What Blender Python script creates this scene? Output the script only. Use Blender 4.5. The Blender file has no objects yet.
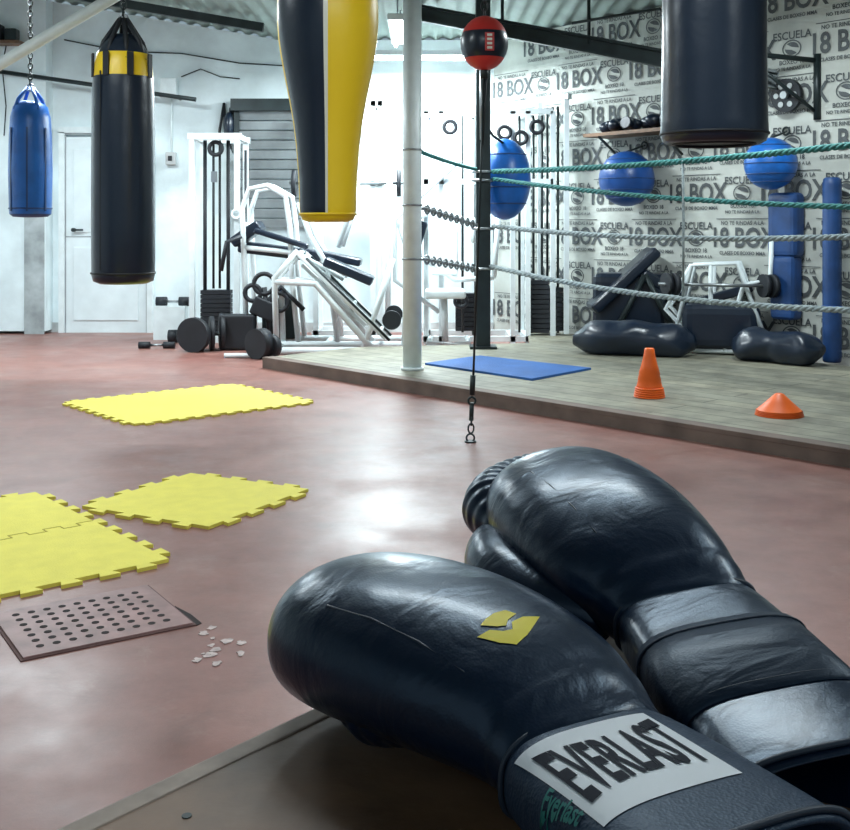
import bpy, bmesh, math, random
from mathutils import Vector, Matrix, noise
from mathutils.bvhtree import BVHTree
random.seed(4)
scene = bpy.context.scene
scene.view_settings.view_transform = 'Standard'

# ------------------------------------------------------------------ materials
def mat(name, col, rough=0.5, metal=0.0, var=0.0, vscale=6.0, bump=0.0, bscale=60.0, coat=0.0, emit=None, spec=0.5, detail=4, rvar=0.0, bdist=0.01):
    m = bpy.data.materials.new(name); m.use_nodes = True
    nt = m.node_tree; b = nt.nodes['Principled BSDF']
    b.inputs['Base Color'].default_value = (*col, 1)
    b.inputs['Roughness'].default_value = rough
    b.inputs['Metallic'].default_value = metal
    b.inputs['Specular IOR Level'].default_value = spec
    b.inputs['Coat Weight'].default_value = coat
    b.inputs['Coat Roughness'].default_value = 0.15
    if emit:
        b.inputs['Emission Color'].default_value = (*emit[0], 1)
        b.inputs['Emission Strength'].default_value = emit[1]
    tc = nt.nodes.new('ShaderNodeTexCoord')
    if var > 0:
        n = nt.nodes.new('ShaderNodeTexNoise'); n.inputs['Scale'].default_value = vscale
        n.inputs['Detail'].default_value = detail
        nt.links.new(tc.outputs['Object'], n.inputs['Vector'])
        r = nt.nodes.new('ShaderNodeValToRGB')
        r.color_ramp.elements[0].position = 0.3; r.color_ramp.elements[1].position = 0.7
        r.color_ramp.elements[0].color = (*[c*(1-var) for c in col], 1)
        r.color_ramp.elements[1].color = (*[min(1, c*(1+var)) for c in col], 1)
        nt.links.new(n.outputs['Fac'], r.inputs['Fac'])
        nt.links.new(r.outputs['Color'], b.inputs['Base Color'])
    if bump > 0:
        n2 = nt.nodes.new('ShaderNodeTexNoise'); n2.inputs['Scale'].default_value = bscale; n2.inputs['Detail'].default_value = 5
        nt.links.new(tc.outputs['Object'], n2.inputs['Vector'])
        bp = nt.nodes.new('ShaderNodeBump'); bp.inputs['Strength'].default_value = bump; bp.inputs['Distance'].default_value = bdist
        nt.links.new(n2.outputs['Fac'], bp.inputs['Height']); nt.links.new(bp.outputs['Normal'], b.inputs['Normal'])
    return m

def leather(name, col, rough, coat, wr=0.5, grain=0.15):
    m = bpy.data.materials.new(name); m.use_nodes=True; nt=m.node_tree; b=nt.nodes['Principled BSDF']; L=nt.links
    b.inputs['Base Color'].default_value=(*col,1); b.inputs['Roughness'].default_value=rough
    b.inputs['Coat Weight'].default_value=coat; b.inputs['Coat Roughness'].default_value=.2
    b.inputs['Coat Tint'].default_value=(.70,.86,1,1); b.inputs['Specular Tint'].default_value=(.60,.80,1,1)
    tc=nt.nodes.new('ShaderNodeTexCoord')
    mp=nt.nodes.new('ShaderNodeMapping'); mp.inputs['Scale'].default_value=(1.7,1,1); L.new(tc.outputs['Object'],mp.inputs['Vector'])
    n=nt.nodes.new('ShaderNodeTexNoise'); n.inputs['Scale'].default_value=15; n.inputs['Detail'].default_value=3; n.inputs['Distortion'].default_value=.6
    L.new(mp.outputs['Vector'],n.inputs['Vector'])
    v=nt.nodes.new('ShaderNodeTexVoronoi'); v.inputs['Scale'].default_value=520; L.new(tc.outputs['Object'],v.inputs['Vector'])
    b1=nt.nodes.new('ShaderNodeBump'); b1.inputs['Strength'].default_value=wr; b1.inputs['Distance'].default_value=.010
    b2=nt.nodes.new('ShaderNodeBump'); b2.inputs['Strength'].default_value=grain; b2.inputs['Distance'].default_value=.001
    L.new(n.outputs['Fac'],b1.inputs['Height']); L.new(v.outputs['Distance'],b2.inputs['Height']); L.new(b1.outputs['Normal'],b2.inputs['Normal'])
    L.new(b2.outputs['Normal'],b.inputs['Normal'])
    return m

white_paint = mat('white_enamel', (0.72,0.79,0.80), 0.4, var=0.08, vscale=9)
black_leather = mat('black_vinyl', (0.006,0.014,0.030), 0.33, bump=0.45, bscale=7, coat=0.15)
glove_leather = leather('glove_leather', (0.004,0.013,0.034), 0.34, 0.32, .36, .10)
strap_leather = leather('glove_strap_leather', (0.004,0.012,0.030), 0.45, 0.05, .5, .12)
glove_navy = leather('glove_cuff_navy', (0.014,0.030,0.062), 0.5, 0.0, .25, .25)
piping_m = mat('glove_piping', (0.025,0.04,0.065), 0.45)
patch_m = mat('patch_white', (0.80,0.84,0.88), 0.6)
ink_m = mat('patch_ink', (0.006,0.010,0.022), 0.7, spec=.2)
teal_ink = mat('teal_ink', (0.02,0.22,0.20), 0.5)
yellow_ink = mat('yellow_ink', (0.90,0.74,0.03), 0.5)
yellow_vinyl = mat('yellow_vinyl', (0.90,0.61,0.015), 0.38, bump=0.35, bscale=9)
white_vinyl = mat('white_vinyl', (0.75,0.75,0.65), 0.4)
blue_vinyl = mat('blue_vinyl', (0.010,0.12,0.45), 0.35, bump=0.4, bscale=10, var=0.2)
blue_dark = mat('blue_dark', (0.01,0.05,0.17), 0.5, var=0.3)
foam_yellow = mat('foam_yellow', (0.78,0.68,0.10), 0.75, var=0.05, vscale=14, bump=0.4, bscale=160, bdist=.003)
foam_blue = mat('foam_blue', (0.012,0.09,0.30), 0.7, bump=0.4, bscale=100, var=0.15)
cone_orange = mat('cone_orange', (0.98,0.15,0.012), 0.45, var=0.06)
steel = mat('steel', (0.30,0.32,0.33), 0.35, metal=0.9)
dark_steel = mat('dark_steel', (0.018,0.028,0.030), 0.4, metal=0.3, var=0.3)
black_rubber = mat('black_rubber', (0.010,0.013,0.018), 0.6, var=0.3)
grey_pad = mat('grey_board', (0.42,0.45,0.45), 0.5, var=0.2)
rope_teal = mat('rope_teal', (0.03,0.17,0.16), 0.7, var=0.3, vscale=30)
rope_grey = mat('rope_grey', (0.27,0.32,0.33), 0.8, var=0.3, vscale=30)
red_vinyl = mat('red_vinyl', (0.60,0.035,0.03), 0.4)
rust_pink = mat('grate_plate', (0.27,0.15,0.14), 0.5, var=0.25, vscale=12, bump=0.2, bscale=50, bdist=.002)
grate_frame = mat('grate_frame', (0.12,0.06,0.055), 0.8)
hole_m = mat('grate_void', (0.02,0.012,0.012), 0.9)
wallprint = mat('wall_print', (0.085,0.095,0.10), 0.8, var=.3, vscale=2)
shutter_m = mat('shutter_metal', (0.30,0.33,0.34), 0.5, metal=0.3, var=0.2)
tube_emit = mat('lamp_tube', (1,1,1), 0.5, emit=((0.9,0.98,1.0), 14))

def ramp_mat_floor():
    m = bpy.data.materials.new('red_concrete'); m.use_nodes = True
    nt = m.node_tree; b = nt.nodes['Principled BSDF']; L = nt.links
    tc = nt.nodes.new('ShaderNodeTexCoord')
    def nz(s,d,r=.6,dist=0):
        n = nt.nodes.new('ShaderNodeTexNoise'); n.inputs['Scale'].default_value=s; n.inputs['Detail'].default_value=d; n.inputs['Roughness'].default_value=r; n.inputs['Distortion'].default_value=dist
        L.new(tc.outputs['Object'], n.inputs['Vector']); return n
    n1=nz(.8,8,.65); n2=nz(7,9,.75); n3=nz(2.0,6); n4=nz(2.3,10,.72,.4); n5=nz(1.3,9,.7,.8)
    def ramp(n,p0,c0,p1,c1):
        r=nt.nodes.new('ShaderNodeValToRGB'); e=r.color_ramp.elements
        e[0].position=p0; e[0].color=(*c0,1); e[1].position=p1; e[1].color=(*c1,1); L.new(n.outputs['Fac'],r.inputs['Fac']); return r
    r1=ramp(n1,.30,(0.215,0.085,0.070),.70,(0.31,0.150,0.122))
    r2=ramp(n2,.32,(.72,.72,.72),.62,(1.05,1.05,1.05))
    mx = nt.nodes.new('ShaderNodeMix'); mx.data_type='RGBA'; mx.blend_type='MULTIPLY'; mx.inputs['Factor'].default_value=0.85
    L.new(r1.outputs['Color'], mx.inputs['A']); L.new(r2.outputs['Color'], mx.inputs['B'])
    r4=ramp(n4,.57,(0,0,0),.72,(.55,.55,.55))
    mw=nt.nodes.new('ShaderNodeMix'); mw.data_type='RGBA'; L.new(r4.outputs['Color'],mw.inputs['Factor']); L.new(mx.outputs['Result'],mw.inputs['A']); mw.inputs['B'].default_value=(.36,.24,.20,1)
    r5=ramp(n5,.57,(0,0,0),.74,(.6,.6,.6))
    md=nt.nodes.new('ShaderNodeMix'); md.data_type='RGBA'; L.new(r5.outputs['Color'],md.inputs['Factor']); L.new(mw.outputs['Result'],md.inputs['A']); md.inputs['B'].default_value=(.12,.055,.045,1)
    L.new(md.outputs['Result'], b.inputs['Base Color'])
    mr = nt.nodes.new('ShaderNodeMapRange'); mr.inputs['From Min'].default_value=0.35; mr.inputs['From Max'].default_value=0.65
    mr.inputs['To Min'].default_value=0.30; mr.inputs['To Max'].default_value=0.50
    L.new(n3.outputs['Fac'], mr.inputs['Value']); L.new(mr.outputs['Result'], b.inputs['Roughness'])
    bp = nt.nodes.new('ShaderNodeBump'); bp.inputs['Strength'].default_value=0.12; bp.inputs['Distance'].default_value=0.01
    L.new(n2.outputs['Fac'], bp.inputs['Height']); L.new(bp.outputs['Normal'], b.inputs['Normal'])
    return m

def plank_mat(name, c1, c2, gap, angle, bw, rh, rough=0.55):
    m = bpy.data.materials.new(name); m.use_nodes = True
    nt = m.node_tree; b = nt.nodes['Principled BSDF']; L = nt.links
    tc = nt.nodes.new('ShaderNodeTexCoord'); mp = nt.nodes.new('ShaderNodeMapping')
    mp.inputs['Rotation'].default_value = (0,0,angle)
    L.new(tc.outputs['Object'], mp.inputs['Vector'])
    br = nt.nodes.new('ShaderNodeTexBrick'); br.inputs['Scale'].default_value=1
    br.inputs['Brick Width'].default_value=bw; br.inputs['Row Height'].default_value=rh
    br.inputs['Mortar Size'].default_value=gap; br.inputs['Color1'].default_value=(*c1,1); br.inputs['Color2'].default_value=(*c2,1)
    br.inputs['Mortar'].default_value=(c1[0]*.35,c1[1]*.35,c1[2]*.35,1)
    L.new(mp.outputs['Vector'], br.inputs['Vector'])
    n = nt.nodes.new('ShaderNodeTexNoise'); n.inputs['Scale'].default_value=5; n.inputs['Detail'].default_value=9; n.inputs['Roughness'].default_value=.65
    L.new(tc.outputs['Object'], n.inputs['Vector'])
    r = nt.nodes.new('ShaderNodeValToRGB'); e=r.color_ramp.elements
    e[0].position=.32; e[0].color=(.5,.5,.5,1); e[1].position=.64; e[1].color=(1.1,1.1,1.1,1)
    L.new(n.outputs['Fac'], r.inputs['Fac'])
    mx = nt.nodes.new('ShaderNodeMix'); mx.data_type='RGBA'; mx.blend_type='MULTIPLY'; mx.inputs['Factor'].default_value=0.9
    L.new(br.outputs['Color'], mx.inputs['A']); L.new(r.outputs['Color'], mx.inputs['B'])
    L.new(mx.outputs['Result'], b.inputs['Base Color']); b.inputs['Roughness'].default_value=rough
    return m

floor_m = ramp_mat_floor()
EDGE = math.atan2(-3.48, 3.17)
ring_m = plank_mat('ring_planks', (0.29,0.275,0.205), (0.23,0.225,0.175), 0.006, -EDGE, 2.4, 0.16)
ring_edge_m = mat('ring_edge', (0.14,0.10,0.08), 0.7, var=0.3)
wood_m = mat('table_wood', (0.17,0.09,0.045), 0.5, var=0.5, vscale=9, bump=0.2, bscale=60, bdist=.003, detail=8)
trim_m = mat('table_trim', (0.33,0.25,0.20), 0.6, var=0.3, vscale=30)
wall_m = mat('white_wall', (0.70,0.79,0.81), 0.7, var=0.17, vscale=2.2, bump=0.25, bscale=12, detail=9)
wallr_m = mat('papered_wall', (0.50,0.52,0.48), 0.75, var=0.2, vscale=3, bump=0.1, bscale=12, detail=8)
door_mt = mat('door_paint', (0.72,0.80,0.82), 0.5, var=0.06)
ceil_m = mat('ceiling_metal', (0.28,0.34,0.31), 0.6, metal=0.1, var=0.15, vscale=3)

# ------------------------------------------------------------------ mesh builder
class M:
    def __init__(s, name, loc=(0,0,0), rotz=0.0, scale=1.0):
        s.name=name; s.bm=bmesh.new(); s.mats=[]
        s.T = Matrix.Translation(loc) @ Matrix.Rotation(rotz,4,'Z') @ Matrix.Scale(scale,4)
    def mi(s, m):
        if m not in s.mats: s.mats.append(m)
        return s.mats.index(m)
    def _fin(s, verts, m, smooth):
        i = s.mi(m)
        fs=set()
        for v in verts:
            for f in v.link_faces: fs.add(f)
        for f in fs: f.material_index=i; f.smooth=smooth
    def box(s, c, size, m, rot=(0,0,0), bevel=0.0):
        mtx = Matrix.Translation(c) @ (Matrix.Rotation(rot[2],4,'Z')@Matrix.Rotation(rot[1],4,'Y')@Matrix.Rotation(rot[0],4,'X')) @ Matrix.Diagonal((*size,1))
        r = bmesh.ops.create_cube(s.bm, size=1, matrix=mtx); vs=r['verts']
        s._fin(vs, m, False)
        if bevel>0:
            es=set(e for v in vs for e in v.link_edges)
            bmesh.ops.bevel(s.bm, geom=list(es), offset=bevel, segments=3, affect='EDGES', profile=0.6, material=s.mi(m))
    def cyl(s, p1, p2, r, m, r2=None, seg=16, smooth=True):
        p1=Vector(p1); p2=Vector(p2); d=p2-p1
        if d.length<1e-6: return
        q=d.to_track_quat('Z','Y').to_matrix().to_4x4()
        mtx=Matrix.Translation((p1+p2)/2)@q
        rr=bmesh.ops.create_cone(s.bm, cap_ends=True, segments=seg, radius1=r, radius2=r if r2 is None else r2, depth=d.length, matrix=mtx)
        s._fin(rr['verts'], m, smooth)
        for v in rr['verts']:
            for f in v.link_faces:
                if len(f.verts)>4: f.smooth=False
    def tube(s, pts, r, m, seg=10, closed=False):
        pts=[Vector(p) for p in pts]; n=len(pts); rings=[]
        up=Vector((0,0,1)); prev=None
        for i,p in enumerate(pts):
            if closed: d=pts[(i+1)%n]-pts[i-1]
            else: d=(pts[min(i+1,n-1)]-pts[max(i-1,0)])
            d.normalize()
            if prev is None:
                a=up.cross(d)
                if a.length<0.1: a=Vector((1,0,0)).cross(d)
                a.normalize()
            else:
                a=prev-d*prev.dot(d); a.normalize()
            prev=a; b=d.cross(a)
            rad = r[i] if isinstance(r,(list,tuple)) else r
            rings.append([s.bm.verts.new(p+a*rad*math.cos(t*2*math.pi/seg)+b*rad*math.sin(t*2*math.pi/seg)) for t in range(seg)])
        i=s.mi(m)
        rng = range(n) if closed else range(n-1)
        for k in rng:
            A=rings[k]; B=rings[(k+1)%n]
            for t in range(seg):
                f=s.bm.faces.new((A[t],A[(t+1)%seg],B[(t+1)%seg],B[t])); f.material_index=i; f.smooth=True
        if not closed:
            for R in (rings[0][::-1],rings[-1]):
                f=s.bm.faces.new(R); f.material_index=i
    def sphere(s, c, r, m, sc=(1,1,1), seg=24, rot=(0,0,0)):
        mtx=Matrix.Translation(c)@(Matrix.Rotation(rot[2],4,'Z')@Matrix.Rotation(rot[1],4,'Y')@Matrix.Rotation(rot[0],4,'X'))@Matrix.Diagonal((r*sc[0],r*sc[1],r*sc[2],1))
        rr=bmesh.ops.create_uvsphere(s.bm,u_segments=seg,v_segments=seg//2,radius=1,matrix=mtx)
        s._fin(rr['verts'],m,True)
        return rr['verts']
    def lathe(s, prof, c, seg, mfun):
        c=Vector(c); rings=[]
        for (r,z) in prof:
            rings.append([s.bm.verts.new(c+Vector((r*math.cos(2*math.pi*t/seg),r*math.sin(2*math.pi*t/seg),z))) for t in range(seg)])
        for k in range(len(prof)-1):
            zc=(prof[k][1]+prof[k+1][1])/2
            for t in range(seg):
                ang=2*math.pi*(t+.5)/seg
                mm=mfun(ang,zc) if callable(mfun) else mfun
                f=s.bm.faces.new((rings[k][t],rings[k][(t+1)%seg],rings[k+1][(t+1)%seg],rings[k+1][t]))
                f.material_index=s.mi(mm); f.smooth=True
        for R,z in ((rings[0][::-1],prof[0][1]),(rings[-1],prof[-1][1])):
            f=s.bm.faces.new(R); f.material_index=s.mi(mfun(math.pi*1.4,z) if callable(mfun) else mfun)
    def torus(s, c, R, r, m, rot=(0,0,0), sc=(1,1,1), seg=20, ms=8):
        mtx=Matrix.Translation(c)@(Matrix.Rotation(rot[2],4,'Z')@Matrix.Rotation(rot[1],4,'Y')@Matrix.Rotation(rot[0],4,'X'))
        i=s.mi(m); rings=[]
        for a in range(seg):
            A=2*math.pi*a/seg
            rings.append([s.bm.verts.new(mtx@Vector(((R+r*math.cos(2*math.pi*b/ms))*math.cos(A)*sc[0],(R+r*math.cos(2*math.pi*b/ms))*math.sin(A)*sc[1],r*math.sin(2*math.pi*b/ms)*sc[2]))) for b in range(ms)])
        for a in range(seg):
            for b in range(ms):
                f=s.bm.faces.new((rings[a][b],rings[(a+1)%seg][b],rings[(a+1)%seg][(b+1)%ms],rings[a][(b+1)%ms])); f.material_index=i; f.smooth=True
    def chain(s, p1, p2, m, ll=0.05, w=0.016, r=0.005):
        p1=Vector(p1); p2=Vector(p2); d=p2-p1; n=max(2,int(d.length/(ll*0.75)))
        q=d.to_track_quat('X','Z')
        for k in range(n):
            c=p1+d*((k+.5)/n)
            mt=Matrix.Translation(c)@q.to_matrix().to_4x4()@Matrix.Rotation(math.pi/2*(k%2),4,'X')
            i=s.mi(m); rings=[]; seg=10; ms=5
            for a in range(seg):
                A=2*math.pi*a/seg; cx=math.cos(A)*ll*0.5; cy=math.sin(A)*w
                nx=math.cos(A); ny=math.sin(A)
                rings.append([s.bm.verts.new(mt@Vector((cx+nx*r*math.cos(2*math.pi*b/ms),cy+ny*r*math.cos(2*math.pi*b/ms),r*math.sin(2*math.pi*b/ms)))) for b in range(ms)])
            for a in range(seg):
                for b in range(ms):
                    f=s.bm.faces.new((rings[a][b],rings[(a+1)%seg][b],rings[(a+1)%seg][(b+1)%ms],rings[a][(b+1)%ms])); f.material_index=i; f.smooth=True
    def poly(s, pts, h, m, mside=None):
        i=s.mi(m); j=s.mi(mside or m)
        z0=pts[0][2] if len(pts[0])>2 else 0
        lo=[s.bm.verts.new((p[0],p[1],z0)) for p in pts]; hi=[s.bm.verts.new((p[0],p[1],z0+h)) for p in pts]
        f=s.bm.faces.new(hi); f.material_index=i
        f=s.bm.faces.new(lo[::-1]); f.material_index=i
        n=len(pts)
        for k in range(n):
            f=s.bm.faces.new((lo[k],lo[(k+1)%n],hi[(k+1)%n],hi[k])); f.material_index=j
    def done(s, subsurf=0, parent=None, deform=None):
        bmesh.ops.recalc_face_normals(s.bm, faces=s.bm.faces)
        if deform:
            for v in s.bm.verts: v.co=deform(v.co)
        me=bpy.data.meshes.new(s.name); s.bm.to_mesh(me); s.bm.free()
        for m in s.mats: me.materials.append(m)
        ob=bpy.data.objects.new(s.name, me); scene.collection.objects.link(ob)
        ob.matrix_world = s.T
        if subsurf:
            md=ob.modifiers.new('sub','SUBSURF'); md.levels=subsurf; md.render_levels=subsurf
        if parent: ob.parent=parent
        return ob

def text_mesh(body, size, bold=0.0, space=1.0):
    cu=bpy.data.curves.new('t','FONT'); cu.body=body; cu.size=size; cu.align_x='CENTER'; cu.align_y='CENTER'; cu.resolution_u=3; cu.offset=bold; cu.space_character=space
    ob=bpy.data.objects.new('t',cu); scene.collection.objects.link(ob)
    bpy.context.view_layer.update()
    me=bpy.data.meshes.new_from_object(ob.evaluated_get(bpy.context.evaluated_depsgraph_get()))
    bpy.data.objects.remove(ob); return me

# ------------------------------------------------------------------ room
def cz(x): return 3.0 + max(0, -1.5-x)*0.17
YB=11.3
fl=M('floor'); fl.poly([(-4.6,-1.5,-0.1),(7.2,-1.5,-0.1),(7.2,3.0,-0.1),(0.74,YB,-0.1),(-4.6,YB,-0.1)],0.1,floor_m); fl.done()
wb=M('wall_back')
pts=[(-4.7,0),(0.85,0),(0.85,3.0),(-1.5,3.0),(-4.7,cz(-4.7))]
f=[wb.bm.verts.new((x,YB,z)) for x,z in pts]; g=[wb.bm.verts.new((x,YB+.15,z)) for x,z in pts]
wb.bm.faces.new(f); wb.bm.faces.new(g[::-1])
for k in range(5): wb.bm.faces.new((f[k],g[k],g[(k+1)%5],f[(k+1)%5]))
wb.mi(wall_m); wb.done()
wl=M('wall_left'); wl.box((-4.68,4.9,1.76),(0.15,12.8,3.52),wall_m); wl.done()
A=Vector((0.7,YB,0)); B=Vector((3.15,8.15,0)); dW=(B-A).normalized(); angW=math.atan2(dW.y,dW.x)
Lw=10.4; nW=Vector((dW.y,-dW.x,0))
if nW.y>0: nW=-nW
mid=A+dW*Lw/2
wr=M('wall_right'); wr.box((mid.x-nW.x*0.08,mid.y-nW.y*0.08,1.5),(Lw,0.15,3.0),wallr_m,rot=(0,0,angW)); wr.done()
ce=M('ceiling'); xs=[]; x=-4.75
while x<7.3: xs.append(x); x+=0.03
rows=[]
for yy in (-1.5,YB+.1):
    rows.append([ce.bm.verts.new((x,yy,cz(x)+0.025+0.018*math.sin(x*2*math.pi/0.15))) for x in xs])
for k in range(len(xs)-1):
    fc=ce.bm.faces.new((rows[0][k],rows[0][k+1],rows[1][k+1],rows[1][k])); fc.smooth=True
ce.mi(ceil_m); ce.done()
pu=M('ceiling_purlin'); pu.box((-3.05,10.2,(cz(-4.6)+3.0)/2-.07),(3.15,0.06,0.08),dark_steel,rot=(0,math.atan(.17),0)); pu.done()
pu=M('ceiling_purlin'); pu.box((1.0,7.6,2.93),(5.0,0.08,0.12),dark_steel); pu.done()

bs=M('baseboard_back'); bs.box((-1.95,YB-.012,0.05),(5.3,0.02,0.1),mat('base_grey',(0.50,0.53,0.53),0.7,var=.3)); bs.done()
pl=M('wall_pilaster'); pl.box((-4.2,YB-.10,cz(-4.2)/2-.02),(0.75,0.2,cz(-4.2)-.1),wall_m); pl.box((-3.94,YB-.208,0.62),(.20,.014,1.24),mat('recess_shade',(0.36,0.40,0.41),.8,var=.3)); pl.done()  # grey strip paints in the shade of a dark recess
dr=M('door_1')
dr.box((-3.26,YB-.03,1.0),(0.84,0.05,2.0),door_mt)
for dx in (-.45,.45): dr.box((-3.26+dx,YB-.04,1.02),(0.06,0.08,2.06),white_paint)
dr.box((-3.26,YB-.04,2.07),(0.96,0.08,0.06),white_paint)
for dx in (-.415,.415): dr.box((-3.26+dx,YB-.058,1.0),(0.014,0.004,2.0),shutter_m)
dr.box((-3.26,YB-.058,2.03),(0.84,0.004,0.016),shutter_m)
dr.box((-3.26,YB-.06,1.45),(0.66,0.015,0.85),door_mt,bevel=.004); dr.box((-3.26,YB-.06,.5),(0.66,0.015,0.75),door_mt,bevel=.004)
dr.box((-3.26,YB-.055,.98),(0.84,0.006,0.012),shutter_m)
dr.cyl((-3.58,YB-.05,1.05),(-3.58,YB-.12,1.05),0.02,dark_steel); dr.cyl((-3.58,YB-.11,1.05),(-3.48,YB-.11,1.05),0.01,dark_steel)
dr.done()
pp=M('wall_pipe'); pp.cyl((-4.4,YB-.25,2.66),(-2.3,YB-.25,2.36),0.022,dark_steel)
for t in (.12,.5,.9): pp.cyl((-4.4+2.1*t,YB-.25,2.66-.3*t),(-4.4+2.1*t,YB,2.66-.3*t),0.012,dark_steel)
pp.done()
eb=M('electric_box'); eb.box((-2.62,YB-.05,2.5),(0.17,0.1,0.2),white_paint,bevel=.01); eb.box((-2.60,YB-.04,1.78),(0.10,0.08,0.13),mat('box_grey',(.5,.52,.52),.5),bevel=.01); eb.box((-2.60,YB-.085,1.78),(0.04,0.01,0.05),black_rubber)
eb.tube([(-2.6,YB-.02,1.84),(-2.6,YB-.02,2.4)],.01,white_paint); eb.done()
cab=M('wall_cable')
cab.tube([(-2.5,YB-.02,2.62),(-2.3,YB-.02,2.70),(-2.1,YB-.02,2.62),(-1.9,YB-.02,2.60)],.006,dark_steel)
cab.tube([(-4.3,YB-.22,3.0),(-4.22,YB-.22,2.9),(-4.26,YB-.22,2.7),(-4.22,YB-.22,2.3),(-4.24,YB-.22,2.0)],.006,dark_steel)
cab.tube([(-3.7,YB-.02,3.0),(-3.1,YB-.02,2.88),(-2.5,YB-.02,2.86),(-1.9,YB-.02,2.76),(-1.2,YB-.02,2.72)],.007,dark_steel)
cab.done()
cl=M('wall_clutter_shelf')
cl.box((-4.2,YB-.3,2.92),(.35,.2,.03),wood_m); cl.box((-4.27,YB-.3,3.02),(.1,.12,.16),black_rubber,bevel=.02); cl.box((-4.13,YB-.3,3.0),(.12,.12,.12),dark_steel,bevel=.02); cl.done()
dp=M('ceiling_brace_pipe'); dp.cyl((-4.58,6.6,.87),(-0.98,6.6,2.99),0.035,white_paint); dp.done()
wn=M('window_1')
for k in range(12): wn.box((-1.52,YB-.05,1.12+k*.1),(0.75,0.03,0.085),shutter_m,rot=(.25,0,0))
for dx in (-.4,.4): wn.box((-1.52+dx,YB-.05,1.68),(0.05,0.1,1.3),dark_steel)
wn.box((-1.52,YB-.08,2.32),(0.9,0.18,0.12),dark_steel); wn.done()

lt=bpy.data.meshes.new('wall_lettering'); lb=bmesh.new()
tA=text_mesh('18 BOX',0.20,.0045); tB=text_mesh('ESCUELA',0.085,.0015); tC=text_mesh('NO TE RINDAS A LA',0.045,.001); tD=text_mesh('CLASES DE BOXEO MMA',0.040,.001); tE=text_mesh('BOXEO 18',0.06,.0015)
R3=Matrix((( dW.x,0,nW.x,0),(dW.y,0,nW.y,0),(0,1,0,0),(0,0,0,1)))
def put(me,u,z,sx=1,sy=1):
    Mx=Matrix.Translation(A+dW*u+Vector((0,0,z))+nW*0.004)@R3@Matrix.Diagonal((sx,sy,1,1))
    n0=len(lb.verts); lb.from_mesh(me); lb.verts.ensure_lookup_table()
    for v in lb.verts[n0:]: v.co=Mx@v.co
def logo_disc(u,z):
    c=A+dW*u+Vector((0,0,z))+nW*0.004; n=24
    for r1,r2 in ((.085,.074),(.062,.0)):
        o_=[lb.verts.new(c+dW*math.cos(2*math.pi*i/n)*r1+Vector((0,0,math.sin(2*math.pi*i/n)*r1*.8))) for i in range(n)]
        if r2>0:
            i_=[lb.verts.new(c+dW*math.cos(2*math.pi*i/n)*r2+Vector((0,0,math.sin(2*math.pi*i/n)*r2*.8))) for i in range(n)]
            for i in range(n): lb.faces.new((o_[i],o_[(i+1)%n],i_[(i+1)%n],i_[i]))
        else: 
            for i in range(n): 
                if i%12<9: lb.faces.new((o_[i],o_[(i+1)%n],lb.verts.new(c+Vector((0,0,.012 if i<12 else -.012)))))
def hline(u,z,w,h=.006):
    c=A+dW*u+Vector((0,0,z))+nW*0.004
    lb.faces.new([lb.verts.new(c+dW*a+Vector((0,0,b))) for a,b in ((-w/2,-h/2),(w/2,-h/2),(w/2,h/2),(-w/2,h/2))])
z=0.25; rw=0
while z<2.95:
    u=0.28+(.46 if rw%2 else 0)
    while u<8.5:
        put(tA,u,z,.92,1.12); put(tC,u,z+.125); put(tD,u,z-.12); hline(u,z+.16,.5)
        put(tB,u+.46,z+.10); logo_disc(u+.46,z); put(tE,u+.46,z-.105,.8,.8); put(tC,u+.46,z-.155,.8,.8)
        u+=0.92
    z+=0.37; rw+=1
lb.to_mesh(lt); lb.free(); lt.materials.append(wallprint)
lo=bpy.data.objects.new('wall_lettering',lt); scene.collection.objects.link(lo)

rp=M('boxing_ring_platform')
off=nW*0.04
def wp(t): p=A+dW*t+off; return (p.x,p.y)
poly=[(-1.25,8.46),(1.92,4.98),(3.5,3.24),(5.2,4.9),wp(0.55),(0.9,9.5),(-0.55,9.2)]
rp.poly([(x,y,0.0) for x,y in poly],0.08,ring_m,ring_edge_m)
e1=Vector((-1.25,8.46,0)); e2=Vector((3.5,3.24,0)); dE=(e2-e1).normalized(); angE=math.atan2(dE.y,dE.x); mE=(e1+e2)/2
nE=Vector((-dE.y,dE.x,0))
rp.box(mE+nE*.05+Vector((0,0,.0725)),((e2-e1).length,0.10,0.025),ring_edge_m,rot=(0,0,angE),bevel=.004)
rp.done()

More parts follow.
